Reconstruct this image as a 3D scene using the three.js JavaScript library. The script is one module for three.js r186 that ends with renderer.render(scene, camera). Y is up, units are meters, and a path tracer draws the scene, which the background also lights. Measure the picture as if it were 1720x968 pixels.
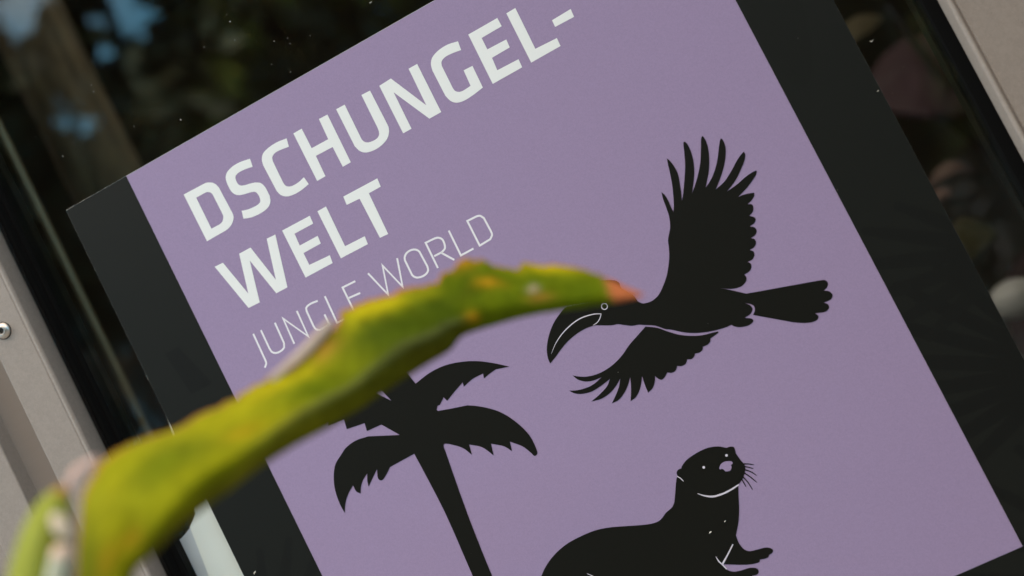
import * as THREE from 'three';
import { mergeGeometries } from 'three/addons/utils/BufferGeometryUtils.js';

// metres; the origin is the top left corner of the poster's lilac panel, x along the door, y up, z out of the door
const scene = new THREE.Scene();
const camera = new THREE.PerspectiveCamera(2 * Math.atan(484 / 1700) * 180 / Math.PI, 1720 / 968, 0.02, 200);
camera.position.set(0.29180, -0.21343, 0.63098);
camera.rotation.set(2.56075 * Math.PI / 180, 8.44303 * Math.PI / 180, -26.88579 * Math.PI / 180, 'YXZ');
camera.focus = 0.639;
camera.userData.fStop = 2.8;
scene.add(camera);
const renderer = new THREE.WebGLRenderer({ antialias: true });
renderer.toneMapping = THREE.LinearToneMapping;
renderer.toneMappingExposure = 0.88;
renderer.shadowMap.enabled = true;

// ---------- random numbers and noise ----------
let seed = 7;
const rnd = () => { seed = (seed * 1664525 + 1013904223) >>> 0; return seed / 4294967296; };
const hash = (x, y, s) => { let h = (x * 374761393 + y * 668265263 + s * 974634777) | 0; h = Math.imul(h ^ (h >>> 13), 1274126177); return ((h ^ (h >>> 16)) >>> 0) / 4294967296; };
function noise(x, y, s = 0, wrap = 0) {
  const i = Math.floor(x), j = Math.floor(y), u = x - i, v = y - j, a = u * u * (3 - 2 * u), b = v * v * (3 - 2 * v);
  const w = (k) => (wrap ? ((k % wrap) + wrap) % wrap : k);
  const p = hash(w(i), w(j), s), q = hash(w(i + 1), w(j), s), r = hash(w(i), w(j + 1), s), t = hash(w(i + 1), w(j + 1), s);
  return (p + (q - p) * a) * (1 - b) + (r + (t - r) * a) * b;
}
const fbm = (x, y, s = 0, n = 5) => { let f = 0, a = 0.5; for (let k = 0; k < n; k++) { f += a * noise(x, y, s + k); x *= 2.03; y *= 2.03; a *= 0.5; } return f / (1 - 0.5 ** n); };

// ---------- sky: bright broken cloud with blue between ----------
const SKY_W = 1024, SKY_H = 512, sky = new Float32Array(SKY_W * SKY_H * 4);
for (let j = 0; j < SKY_H; j++) for (let i = 0; i < SKY_W; i++) {
  const el = (j + 0.5) / SKY_H * Math.PI - Math.PI / 2, az = (i + 0.5) / SKY_W * 2 * Math.PI, h = Math.max(Math.sin(el), 0);
  const px = Math.cos(az) * Math.cos(el) / (h + 0.35), py = Math.sin(az) * Math.cos(el) / (h + 0.35);
  const cloud = THREE.MathUtils.smoothstep(fbm(px * 2.2 + 11, py * 2.2 + 5, 3, 6) + 0.5 * THREE.MathUtils.smoothstep(h, 0.45, 0.64), 0.52, 0.74) * (0.12 + 0.86 * THREE.MathUtils.smoothstep(h, 0.40, 0.56));
  const blue = [0.80 - 0.55 * h, 2.10 - 1.0 * h, 3.0 - 1.1 * h], white = [3.75, 3.25, 2.80], k = (j * SKY_W + i) * 4;
  for (let c = 0; c < 3; c++) sky[k + c] = blue[c] * (1 - cloud) + white[c] * cloud;
  sky[k + 3] = 1;
}
const skyMap = new THREE.DataTexture(sky, SKY_W, SKY_H, THREE.RGBAFormat, THREE.FloatType);
skyMap.mapping = THREE.EquirectangularReflectionMapping; skyMap.magFilter = THREE.LinearFilter; skyMap.needsUpdate = true;
scene.background = skyMap; scene.environment = skyMap;

// ---------- sun behind thin cloud, high to the left ----------
const sun = new THREE.DirectionalLight(new THREE.Color().setRGB(1, 0.93, 0.82), 1.5);
sun.position.set(-5, 5.4, 2.6); sun.target.position.set(0.2, -0.2, 0);
sun.castShadow = true; sun.shadow.radius = 22; sun.shadow.mapSize.set(2048, 2048);
Object.assign(sun.shadow.camera, { left: -9, right: 9, top: 9, bottom: -9, near: 0.1, far: 30 });
scene.add(sun, sun.target);

const S5 = 1e-5;
const K = (...n) => { const p = []; for (let k = 0; k < n.length; k += 2) p.push(new THREE.Vector3(n[k] * S5, n[k + 1] * S5, 0)); return p; };
// outlines of the print, in hundredths of a millimetre from the top left corner of the lilac panel; every K is one smooth run, runs meet in corners
const TITLE = [
  [[K(3036,-3009), K(3036,-3009,4718,-3046), K(4718,-3046,4882,-3089,5056,-3173,5223,-3298,5357,-3486,5443,-3765), K(5443,-3765,5496,-5653), K(5496,-5653,5473,-5874,5353,-6088,5121,-6295,4846,-6422,4562,-6478), K(4562,-6478,3059,-6503), K(3059,-6503,3036,-3009)], [K(3723,-3606), K(3723,-3606,4375,-3611), K(4375,-3611,4524,-3624,4651,-3677,4773,-3785,4841,-3952), K(4841,-3952,4853,-5332), K(4853,-5332,4842,-5530,4731,-5728,4553,-5876,4328,-5919), K(4328,-5919,3720,-5910), K(3720,-5910,3723,-3606)]],
  [[K(8222,-3088), K(8222,-3088,8140,-3640), K(8140,-3640,7706,-3563,7340,-3529,7025,-3543,6790,-3653,6713,-3874,6723,-4163,6838,-4341,7156,-4465,7501,-4538,7828,-4645,8115,-4826,8265,-5123,8296,-5546,8276,-5948,8110,-6296,7812,-6502,7349,-6585,6674,-6560,6298,-6472,5999,-6353), K(5999,-6353,6130,-5839), K(6130,-5839,6461,-5940,6888,-6003,7311,-6000,7535,-5907,7624,-5678,7627,-5411,7563,-5225,7395,-5107,7059,-5018,6680,-4935,6319,-4773,6110,-4481,6057,-3965,6139,-3439,6364,-3157,6857,-2981,7482,-2963,8222,-3088)]],
  [[K(11044,-3103), K(11044,-3103,10935,-3660), K(10935,-3660,10329,-3574,9870,-3582,9615,-3736,9526,-3979), K(9526,-3979,9510,-5549), K(9510,-5549,9558,-5777,9718,-5934,9964,-6013,10420,-6008,10918,-5889), K(10918,-5889,11001,-6438), K(11001,-6438,10361,-6554,9755,-6560,9289,-6437,8988,-6171,8863,-5801), K(8863,-5801,8818,-3892), K(8818,-3892,8918,-3510,9162,-3219,9691,-3052,10394,-3015,11044,-3103)]],
  [[K(11593,-3036), K(11593,-3036,12237,-3029), K(12237,-3029,12251,-4472), K(12251,-4472,13503,-4481), K(13503,-4481,13548,-3030), K(13548,-3030,14187,-3051), K(14187,-3051,14154,-6515), K(14154,-6515,13541,-6526), K(13541,-6526,13531,-5071), K(13531,-5071,12274,-5046), K(12274,-5046,12235,-6515), K(12235,-6515,11601,-6525), K(11601,-6525,11593,-3036)]],
  [[K(14855,-3025), K(14855,-3025,15496,-3035), K(15496,-3035,15472,-5545), K(15472,-5545,15540,-5753,15725,-5909,16030,-5987,16364,-5981,16589,-5873,16702,-5656,16740,-5355), K(16740,-5355,16760,-3021), K(16760,-3021,17395,-3045), K(17395,-3045,17411,-5446), K(17411,-5446,17393,-5721,17225,-6073,16932,-6343,16374,-6528,15812,-6549,15322,-6430,15019,-6161,14858,-5731), K(14858,-5731,14855,-3025)]],
  [[K(18071,-3072), K(18071,-3072,18959,-3023), K(18959,-3023,20213,-5648), K(20213,-5648,20262,-3034), K(20262,-3034,20893,-3033), K(20893,-3033,20871,-6494), K(20871,-6494,20004,-6499), K(20004,-6499,18712,-3893), K(18712,-3893,18682,-6509), K(18682,-6509,18064,-6510), K(18064,-6510,18071,-3072)]],
  [[K(23868,-3046), K(23868,-3046,23790,-3639), K(23790,-3639,23149,-3538,22649,-3537,22348,-3675,22242,-3922), K(22242,-3922,22225,-5510), K(22225,-5510,22279,-5737,22435,-5893,22683,-5965,23295,-5926), K(23295,-5926,23346,-4847), K(23346,-4847,23975,-4869), K(23975,-4869,23937,-6403), K(23937,-6403,23218,-6517,22520,-6560,22039,-6453,21746,-6188,21578,-5708), K(21578,-5708,21571,-3885), K(21571,-3885,21672,-3480,21911,-3172,22406,-2964,23154,-2904,23868,-3046)]],
  [[K(24637,-2996), K(24637,-2996,26736,-2979), K(26736,-2979,26746,-3577), K(26746,-3577,25290,-3607), K(25290,-3607,25283,-4415), K(25283,-4415,26625,-4448), K(26625,-4448,26588,-4999), K(26588,-4999,25304,-5030), K(25304,-5030,25242,-5884), K(25242,-5884,26737,-5919), K(26737,-5919,26712,-6486), K(26712,-6486,24594,-6507), K(24594,-6507,24637,-2996)]],
  [[K(27366,-3006), K(27366,-3006,28017,-2986), K(28017,-2986,27965,-5861), K(27965,-5861,29449,-5920), K(29449,-5920,29427,-6475), K(29427,-6475,27344,-6500), K(27344,-6500,27366,-3006)]],
  [[K(2752,-8236), K(2752,-8236,3389,-8264), K(3389,-8264,4020,-10862), K(4020,-10862,4670,-8253), K(4670,-8253,5558,-8260), K(5558,-8260,6131,-10923), K(6131,-10923,6814,-8257), K(6814,-8257,7470,-8286), K(7470,-8286,6610,-11723), K(6610,-11723,5750,-11726), K(5750,-11726,5115,-8990), K(5115,-8990,4460,-11738), K(4460,-11738,3597,-11715), K(3597,-11715,2752,-8236)]],
  [[K(7998,-8271), K(7998,-8271,10116,-8288), K(10116,-8288,10087,-8850), K(10087,-8850,8657,-8847), K(8657,-8847,8621,-9690), K(8621,-9690,9988,-9689), K(9988,-9689,9951,-10226), K(9951,-10226,8618,-10246), K(8618,-10246,8616,-11105), K(8616,-11105,10139,-11181), K(10139,-11181,10069,-11720), K(10069,-11720,8007,-11724), K(8007,-11724,7998,-8271)]],
  [[K(10705,-8272), K(10705,-8272,11363,-8262), K(11363,-8262,11318,-11134), K(11318,-11134,12782,-11167), K(12782,-11167,12736,-11716), K(12736,-11716,10707,-11705), K(10707,-11705,10705,-8272)]],
  [[K(12686,-8240), K(12686,-8240,15235,-8258), K(15235,-8258,15193,-8837), K(15193,-8837,14298,-8847), K(14298,-8847,14235,-11761), K(14235,-11761,13632,-11728), K(13632,-11728,13591,-8867), K(13591,-8867,12644,-8823), K(12644,-8823,12686,-8240)]],
];
const HYPHEN = [[K(29684,-4796), K(29684,-4796,31022,-4744), K(31022,-4744,30988,-5282), K(30988,-5282,29670,-5259), K(29670,-5259,29684,-4796)]];
const SUBTITLE = [
  [[K(3095,-13365), K(3095,-13365,3042,-15256), K(3042,-15256,3004,-15476,2777,-15703)]],
  [[K(3680,-13390), K(3680,-13390,3651,-14706), K(3651,-14706,3698,-14996,3895,-15174,4252,-15221,4562,-15123,4709,-14857), K(4709,-14857,4768,-13386)]],
  [[K(5321,-15213), K(5321,-15213,5400,-13401), K(5400,-13401,6397,-15210), K(6397,-15210,6468,-13376)]],
  [[K(8042,-13439), K(8042,-13439,7480,-13391,7143,-13487,7058,-13710), K(7058,-13710,7025,-14742), K(7025,-14742,7073,-15010,7244,-15174,7518,-15197,8029,-15152), K(8029,-15152,8045,-14430)]],
  [[K(8609,-13389), K(8609,-13389,8548,-15305), K(8548,-15305,9257,-15305)]],
  [[K(10888,-13453), K(10888,-13453,9933,-13431), K(9933,-13431,9920,-15317), K(9920,-15317,10889,-15307)], [K(9934,-14218), K(9934,-14218,10830,-14280)]],
  [[K(11874,-13386), K(11874,-13386,12442,-15214), K(12442,-15214,12967,-13386), K(12967,-13386,13526,-15196), K(13526,-15196,14046,-13403)]],
  [[K(14439,-13767), K(14439,-13767,14509,-13590,14734,-13408,15063,-13365,15316,-13439,15476,-13578,15542,-13732), K(15542,-13732,15571,-14772), K(15571,-14772,15501,-15019,15277,-15172,14932,-15194,14635,-15106,14492,-14962,14426,-14808), K(14426,-14808,14439,-13767)]],
  [[K(16137,-15189), K(16137,-15189,16160,-13394), K(16160,-13394,16800,-13415), K(16800,-13415,17034,-13479,17219,-13681,17217,-14032,17105,-14291,16828,-14409), K(16828,-14409,16265,-14409)], [K(16768,-14414), K(16768,-14414,17327,-15215)]],
  [[K(17857,-13392), K(17857,-13392,17836,-15160), K(17836,-15160,18759,-15145)]],
  [[K(19200,-15162), K(19200,-15162,19203,-13410), K(19203,-13410,19861,-13423), K(19861,-13423,20074,-13492,20233,-13736), K(20233,-13736,20256,-14658), K(20256,-14658,20215,-14917,19986,-15114), K(19986,-15114,19200,-15162)]],
];
const TOUCAN_BODY = [[K(19813,-23811), K(19813,-23811,19827,-23506,19975,-23034,20260,-22553,20735,-22011,21271,-21579,21914,-21241,22305,-21088,22883,-20875,23552,-20632,24235,-20514,24820,-20580,25348,-20756,25825,-21030,25966,-21280,25921,-21565,26038,-21817,26264,-22125,26414,-22432,26462,-22788), K(26462,-22788,26570,-22950,26734,-23079,27184,-23168,27513,-23120,27793,-23016,28282,-22651,28749,-22199,29086,-21759,29419,-21239,29673,-20680,29816,-20294,30098,-19903,30285,-19655,30511,-19121,30633,-18494,30701,-17915,30806,-17456), K(30806,-17456,30899,-17674,30939,-18117,30903,-18558,30911,-18869), K(30911,-18869,31052,-18636,31311,-18082,31559,-17445,31766,-16787,31937,-16109,32043,-15767), K(32043,-15767,32136,-15985,32217,-16566,32181,-17007,32024,-17538,31850,-18059,31676,-18504), K(31676,-18504,31957,-18115,32427,-17367,32855,-16598,33169,-15846,33370,-15378,33436,-15352,33514,-15493,33504,-16101,33365,-16716,33100,-17341,32777,-17859,32415,-18395), K(32415,-18395,32853,-17975,33276,-17510,33730,-16910,34156,-16144,34454,-15615,34555,-15577,34604,-15848,34507,-16408,34260,-17040,33895,-17686,33563,-18121,33288,-18472), K(33288,-18472,33799,-18170,34339,-17693,34772,-17160,35183,-16541,35435,-16233,35488,-16246,35521,-16416,35455,-16839,35212,-17319,34808,-17866,34269,-18418,33795,-18839), K(33795,-18839,34442,-18662,35066,-18308,35750,-17834,36149,-17628,36299,-17595,36293,-17781,36080,-18086,35651,-18466,35057,-18911,34320,-19268), K(34320,-19268,35082,-19153,35760,-18980,36303,-18926,36445,-18963,36343,-19137,36018,-19344,35427,-19639,34756,-19870), K(34756,-19870,35143,-19907,35532,-20013,35712,-20093,35621,-20272,35311,-20450,35066,-20527), K(35066,-20527,35281,-20655,35278,-20850,35127,-21075,34843,-21199), K(34843,-21199,35046,-21411,35072,-21576,34879,-21741,34599,-21785,34601,-21809), K(34601,-21809,34796,-21978,34800,-22230,34618,-22401,34315,-22448), K(34315,-22448,34468,-22626,34447,-22842,34226,-23031,33916,-23061), K(33916,-23061,34075,-23256,34031,-23461,33804,-23647,33486,-23650), K(33486,-23650,33595,-23842,33523,-24071,33294,-24218,32959,-24252), K(32959,-24252,32989,-24456,32877,-24649,32516,-24806,32095,-24759,31726,-24609,31333,-24356), K(31333,-24356,31916,-24820,32538,-25348), K(32538,-25348,36675,-26564), K(36675,-26564,37032,-26716,37110,-26920,36961,-27144,36693,-27247), K(36693,-27247,36956,-27440,37026,-27701,36832,-27901,36368,-27891), K(36368,-27891,36524,-28082,36509,-28299,36243,-28427,35612,-28243), K(35612,-28243,35719,-28462,35600,-28627,35264,-28646,34771,-28473,34211,-28139), K(34211,-28139,32305,-26683), K(32305,-26683,32533,-26481,32599,-26249,32483,-26039,32190,-25815), K(32190,-25815,32403,-26052,32450,-26325,32224,-26552,31784,-26618), K(31784,-26618,32140,-26865,32161,-27012,31934,-27125,31510,-27086,31143,-26932,30943,-26741,30903,-26645), K(30903,-26645,30482,-26624,29601,-26448,28778,-26150,28133,-25790,27487,-25276,27193,-25090,26742,-24634,26187,-24302,25862,-24116,25465,-23994,25059,-23736,24717,-23503,24379,-23410,23425,-22932), K(23425,-22932,22883,-22854,22245,-22883,21542,-23037,20852,-23315,20317,-23593,19813,-23811)]];
const TOUCAN_WING = [[K(26172,-24406), K(26172,-24406,25450,-24698,24773,-24975,24030,-25376,23287,-25625,22620,-25720,22015,-25692,21464,-25553,21035,-25326,20748,-25123), K(20748,-25123,20893,-25450,21266,-25788,21723,-25959,22317,-26011), K(22317,-26011,21606,-26187,20998,-26160,20445,-26021,20098,-25859), K(20098,-25859,20310,-26133,20659,-26366,21277,-26528,21916,-26493,22730,-26338), K(22730,-26338,22381,-26644,21788,-26894,21033,-27082), K(21033,-27082,21708,-27203,22377,-27105,22875,-26886,23313,-26601), K(23313,-26601,22998,-27024,22561,-27426,22143,-27746), K(22143,-27746,22589,-27748,23086,-27529,23521,-27204,23907,-26793), K(23907,-26793,23674,-27355,23255,-28134), K(23255,-28134,23669,-28044,24103,-27719,24413,-27334,24600,-27042), K(24600,-27042,24503,-27608,24462,-28140), K(24462,-28140,24837,-28002,25146,-27694,25315,-27393), K(25315,-27393,25407,-27631,25559,-27781,25819,-27718,26083,-27527), K(26083,-27527,26301,-27665,26566,-27666,26808,-27442), K(26808,-27442,27068,-27570,27341,-27552,27537,-27344), K(27537,-27344,27772,-27445,27994,-27380,28119,-27236), K(28119,-27236,28372,-27301,28629,-27238,28740,-27065), K(28740,-27065,29001,-27096,29279,-26991,29377,-26827), K(29377,-26827,29972,-26729), K(29972,-26729,29979,-26641), K(29979,-26641,29645,-26565,29039,-26430,28361,-26137,27791,-25775,27275,-25303,26778,-24786,26318,-24494,26172,-24406)]];
const PALM = [[K(9272,-25094), K(9272,-25094,7438,-25164), K(7438,-25164,6940,-25515,6600,-25694,6441,-25657,6365,-25479,6455,-25190,6577,-24917), K(6577,-24917,6066,-25290,5542,-25687), K(5542,-25687,5652,-25284,5862,-24880), K(5862,-24880,5389,-25159,5071,-25484,4849,-25854), K(4849,-25854,4651,-25619,4637,-25166), K(4637,-25166,4110,-25507,3655,-25959,3288,-26549), K(3288,-26549,3268,-25873,3384,-24975,3685,-24163,4180,-23444,4839,-23044,5326,-22782,6143,-22650,7026,-22770), K(7026,-22770,8967,-23600), K(8967,-23600,8173,-22469), K(8173,-22469,7104,-22428), K(7104,-22428,7210,-21900), K(7210,-21900,5944,-21726), K(5944,-21726,6066,-21070), K(6066,-21070,4914,-20971), K(4914,-20971,5160,-20460), K(5160,-20460,5534,-19972), K(5534,-19972,6889,-19678,8000,-19840,8705,-20394), K(8705,-20394,9485,-21401), K(9485,-21401,9165,-20364), K(9165,-20364,8987,-19469), K(8987,-19469,9773,-18716,10635,-18954,11222,-20190), K(11222,-20190,11428,-21113), K(11428,-21113,12659,-20899,13799,-20944,14893,-21250,15672,-21598,16531,-22154,17394,-22841), K(17394,-22841,16538,-22605), K(16538,-22605,16073,-22675,15589,-22782), K(15589,-22782,15677,-22480), K(15677,-22480,14928,-22485,14176,-22677), K(14176,-22677,14231,-22404), K(14231,-22404,13719,-22594,12781,-23008), K(12781,-23008,12681,-22696), K(12681,-22696,12240,-23026), K(12240,-23026,12073,-23011), K(12073,-23011,11902,-23210), K(11902,-23210,11941,-23323), K(11941,-23323,12742,-23552), K(12742,-23552,13844,-23844), K(13844,-23844,14503,-24240,15495,-25095,16176,-26169,16552,-27277,16548,-28294,16472,-28535,16256,-28589,16151,-28335), K(16151,-28335,15849,-27728,15246,-27095), K(15246,-27095,15084,-27686), K(15084,-27686,14784,-27217,14089,-26680), K(14089,-26680,13900,-27418), K(13900,-27418,13463,-26632,12787,-26120), K(12787,-26120,12647,-26783), K(12647,-26783,12347,-26190,11902,-25743,11309,-25393,11158,-26061), K(11158,-26061,11022,-27074,10674,-29809,10443,-32126,10274,-34262,10060,-37336), K(10060,-37336,8933,-37110), K(8933,-37110,9130,-33741), K(9130,-33741,9349,-29565,9346,-27688,9272,-25094)]];
const OTTER = [[K(13146,-35572,13708,-35131,14556,-34700,15527,-34431,16599,-34364,17602,-34421,18516,-34641,19377,-34960,20229,-35285,20927,-35508,21410,-35551,21705,-35466,22054,-35276,22524,-35143,22770,-34956,23124,-34418,23618,-33644,23732,-33557), K(23732,-33557,23774,-33335,23930,-33207,24156,-33214), K(24156,-33214,24238,-33112), K(24238,-33112,24612,-32908,25118,-32797,25843,-32742,26312,-32796,26815,-32977,27211,-33266), K(27211,-33266,27403,-33278,27609,-33397,27610,-33587,27556,-33811), K(27556,-33811,27626,-34294,27702,-34630,27636,-34897,27417,-35192,27236,-35356,26807,-35602), K(26807,-35602,26517,-36214,26182,-36954,25774,-37661,25271,-38325), K(25271,-38325,25222,-38850,25338,-39302,25568,-39527,26094,-39650,26540,-39736,26801,-39896,26871,-40087,26746,-40198,26539,-40222), K(26539,-40222,26410,-40342,26147,-40320,25904,-40258), K(25904,-40258,25827,-40372,25540,-40360,25028,-40205,23874,-39658), K(23874,-39658,23669,-39534), K(23669,-39534,23843,-40012,24115,-40256,24545,-40382,25098,-40456,25453,-40628,25524,-40779,25466,-40952,25309,-41009,25041,-40957), K(25041,-40957,24738,-41167,23969,-41713), K(23969,-41713,23037,-42189), K(23037,-42189,13957,-38515,12387,-36684,13146,-35572)]];
const OTTER_NOSE = [[K(26231,-34202,26413,-34028,26678,-33965,26923,-34034,27102,-34143,27119,-34246,27060,-34298,26949,-34306), K(26949,-34306,26959,-34406,26842,-34563,26728,-34603,26493,-34515,26465,-34431), K(26465,-34431,26432,-34359,26368,-34300,26263,-34278,26231,-34202)]];
const TOUCAN_LINES = [
  [K(20146,-23314,20698,-22849,21359,-22479,22110,-22233,22780,-22143,23369,-22207,23777,-22319,24088,-22468), 13, 67, 47],
  [K(24094,-22456,23907,-22671,23627,-22840,23320,-22879), 47, 47, 40],
  [K(22240,-21094,22517,-21133,23060,-21291,23725,-21511), 20, 33, 13],
];
const OTTER_LINES = [
  [K(24865,-38736,24334,-39140,23713,-39584), 62, 80, 124],
  [K(23581,-38964,23607,-39305,23733,-39643,23823,-39953), 18, 80, 71],
  [K(24339,-35019,24639,-35311,25096,-35586,25641,-35682,26235,-35681,26851,-35593), 27, 115, 80],
  [K(23704,-33533,23836,-33747,23915,-33986), 53, 53, 35],
  [K(15857,-36623,16116,-36924,16212,-37140), 27, 53, 35],
];
const WHISKERS = [
  [K(27690,-34588,27933,-34704,28207,-34896), 92, 67, 33],
  [K(27673,-34759,27875,-34912,28081,-35099), 92, 67, 33],
  [K(27602,-34947,27862,-35212,28061,-35551), 92, 67, 33],
  [K(27459,-35091,27680,-35479,27882,-35942), 92, 67, 33],
  [K(27287,-35293,27396,-35675,27455,-36244), 92, 67, 33],
  [K(27145,-35344,27170,-35615,27173,-35913), 92, 67, 33],
];
const LEAF = [
  [598,-2365,3254, 863,-2490,3209],
  [720,-2183,3234, 879,-2274,3206],
  [793,-2031,3209, 998,-2226,3170],
  [846,-1936,3175, 1075,-2194,3130],
  [905,-1874,3109, 1143,-2176,3060],
  [980,-1860,3007, 1197,-2164,2961],
  [1078,-1869,2881, 1268,-2142,2840],
  [1191,-1860,2743, 1366,-2125,2705],
  [1305,-1840,2606, 1472,-2121,2568],
  [1442,-1828,2475, 1580,-2112,2441],
  [1566,-1764,2368, 1708,-2090,2332],
  [1662,-1713,2295, 1840,-2073,2253],
  [1805,-1722,2243, 1962,-2061,2205],
  [1941,-1749,2212, 2022,-2034,2187],
  [2054,-1771,2194, 2089,-2038,2177],
  [2163,-1754,2189, 2166,-2052,2175],
  [2240,-1786,2196, 2257,-2069,2181],
  [2329,-1862,2200, 2344,-2091,2187],
  [2444,-1903,2211, 2452,-2125,2200],
  [2549,-1968,2223, 2546,-2158,2215],
  [2635,-2041,2237, 2629,-2183,2232],
  [2694,-2111,2256, 2683,-2199,2253],
  [2739,-2168,2267, 2733,-2211,2266],
  [2776,-2210,2280, 2777,-2219,2279],
];
const SMALL_LEAF = [
  [501,-2187,3377, 686,-2293,3345],
  [561,-2121,3371, 717,-2212,3344],
  [627,-2047,3365, 759,-2137,3341],
  [693,-1973,3348, 813,-2060,3327],
  [763,-1919,3330, 847,-2001,3314],
  [820,-1898,3313, 863,-1957,3304],
  [860,-1895,3297, 868,-1921,3294],
];
const DRY_MARGIN = [
  [1349,-1842,2589, 1367,-1867,2585],
  [1415,-1816,2540, 1442,-1848,2534],
  [1487,-1783,2470, 1514,-1823,2464],
  [1560,-1747,2410, 1580,-1787,2405],
  [1605,-1724,2364, 1615,-1757,2361],
];
const DRY_TIP = [
  [843,-1918,3278, 848,-1934,3276],
  [865,-1884,3266, 875,-1911,3263],
  [877,-1860,3235, 891,-1893,3231],
  [906,-1852,3201, 918,-1881,3198],
  [921,-1851,3158, 928,-1872,3156],
];
// ---------- helpers ----------
const taken = new Map();
function numbered(name) { const n = taken.get(name) || 0; taken.set(name, n + 1); return n ? `${name}_${String(n).padStart(3, '0')}` : name; }
function thing(name, label, category, group) {
  const o = new THREE.Group(); o.name = numbered(name); scene.add(o); o.userData = { label, category };
  if (group) o.userData.group = group;
  return o;
}
function part(name, geometry, material, parent, label, kind) {
  const m = new THREE.Mesh(geometry, material); m.name = name; m.castShadow = m.receiveShadow = true; parent.add(m);
  if (label) m.userData.label = label;
  if (kind) m.userData.kind = kind;
  return m;
}
function structure(name, geometry, material) { const m = part(name, geometry, material, scene); m.userData.kind = 'structure'; return m; }
const mat = (color, roughness = 0.6, more = {}) => { const { physical, ...rest } = more; const m = new (physical ? THREE.MeshPhysicalMaterial : THREE.MeshStandardMaterial)({ roughness, ...rest }); if (color) m.color.setRGB(...color); return m; };
// a bar of constant section [x, z] standing from y0 to y1
function bar(section, y0, y1) {
  const s = new THREE.Shape(section.map(([x, z]) => new THREE.Vector2(x, -z)));
  return new THREE.ExtrudeGeometry(s, { depth: y1 - y0, bevelEnabled: false }).rotateX(-Math.PI / 2).translate(0, y0, 0);
}
const box = (x0, x1, y0, y1, z0, z1) => new THREE.BoxGeometry(x1 - x0, y1 - y0, z1 - z0).translate((x0 + x1) / 2, (y0 + y1) / 2, (z0 + z1) / 2);
const arc = (cx, cz, r, a0, a1, n = 5) => Array.from({ length: n + 1 }, (_, k) => { const a = (a0 + (a1 - a0) * k / n) * Math.PI / 180; return [cx + r * Math.cos(a), cz + r * Math.sin(a)]; });
const V = (a) => new THREE.Vector3(a[0], a[1], a[2]).multiplyScalar(1e-4);   // tenths of a millimetre
const curve = (pts) => new THREE.CatmullRomCurve3(pts, false, 'centripetal');
function grain(size, f, contrast, mean = 1, s = 1) {   // a repeating texture of fine and coarse speckle
  const d = new Uint8Array(size * size * 4);
  for (let y = 0; y < size; y++) for (let x = 0; x < size; x++) {
    const v = 0.5 * hash(x, y, s) + 0.3 * noise(x / 2, y / 2, s + 1, size / 2) + 0.2 * noise(x * f / size, y * f / size, s + 2, f);
    const c = Math.max(0, Math.min(255, 255 * mean * (1 + contrast * (v - 0.5) * 2)));
    d.set([c, c, c, 255], (y * size + x) * 4);
  }
  const t = new THREE.DataTexture(d, size, size); t.wrapS = t.wrapT = THREE.RepeatWrapping; t.magFilter = THREE.LinearFilter; t.needsUpdate = true; return t;
}
function tiled(t, metres, srgb) { const c = t.clone(); c.repeat.set(1 / metres, 1 / metres); if (srgb) c.colorSpace = THREE.SRGBColorSpace; c.needsUpdate = true; return c; }

// ---------- materials ----------
const G1 = grain(256, 24, 0.11, 0.93, 1), G2 = grain(512, 96, 0.06, 0.96, 5);
const LAM = { physical: true, specularIntensity: 0.32 };   // matt laminate over the print
const M = {
  taupe: mat([0.335, 0.280, 0.240], 0.6, { map: tiled(G1, 0.05, true), bumpMap: tiled(G1, 0.05), bumpScale: 0.00006 }),
  rubber: mat([0.004, 0.004, 0.004], 0.9, { physical: true, specularIntensity: 0.1 }),
  steel: mat([0.58, 0.53, 0.48], 0.4, { metalness: 1, bumpMap: tiled(G1, 0.004), bumpScale: 0.00003 }),
  glass: mat([0.97, 0.985, 0.975], 0.0, { physical: true, transmission: 1, thickness: 0, ior: 1.52 }),
  spacer: mat([0.008, 0.007, 0.005], 0.9, { physical: true, specularIntensity: 0.2 }),
  rim: mat([0.42, 0.42, 0.40], 0.6),
  lilac: mat([0.342, 0.260, 0.418], 0.55, { ...LAM, map: tiled(G2, 0.09, true), bumpMap: tiled(G2, 0.09), bumpScale: 0.00001 }),
  white: mat([0.80, 0.815, 0.80], 0.55, LAM),
  thinWhite: mat([0.78, 0.76, 0.80], 0.55, LAM),
  black: mat([0.0055, 0.0055, 0.0035], 0.55, { ...LAM, bumpMap: tiled(G2, 0.09), bumpScale: 0.00001 }),
  keyline: mat([0.62, 0.58, 0.66], 0.55, LAM),
  dust: mat([0.66, 0.64, 0.57], 0.8),
};

// ---------- the door: stiles, seals, pane ----------
const Y0 = -1.25, Y1 = 0.62;
const door = thing('glass_door', 'taupe metal door with a dark glass pane that carries the lilac poster', 'door');
const stileLeft = [[-0.1330, -0.03], [-0.1014, -0.03], [-0.1014, 0.0106], ...arc(-0.1031, 0.0112, 0.0017, 0, 160, 7), [-0.1050, 0.0117], [-0.1056, 0.0117], [-0.1062, 0.0120], ...arc(-0.1320, 0.0108, 0.0010, 90, 180, 4)];
part('stile', bar(stileLeft, Y0, Y1), M.taupe, door);
const stileRight = [[0.6250, -0.03], ...arc(0.6240, 0.0110, 0.0010, 0, 90, 4), [0.5069, 0.0120], [0.5063, 0.0117], [0.5056, 0.0117], ...arc(0.5036, 0.0112, 0.0019, 20, 180, 7), [0.5017, -0.03]];
part('stile', bar(stileRight, Y0, Y1), M.taupe, door);
part('top_rail', box(-0.1012, 0.5016, Y1 - 0.09, Y1, -0.03, 0.0115), M.taupe, door);
part('bottom_rail', box(-0.1012, 0.5016, Y0, Y0 + 0.12, -0.03, 0.0115), M.taupe, door);
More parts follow.
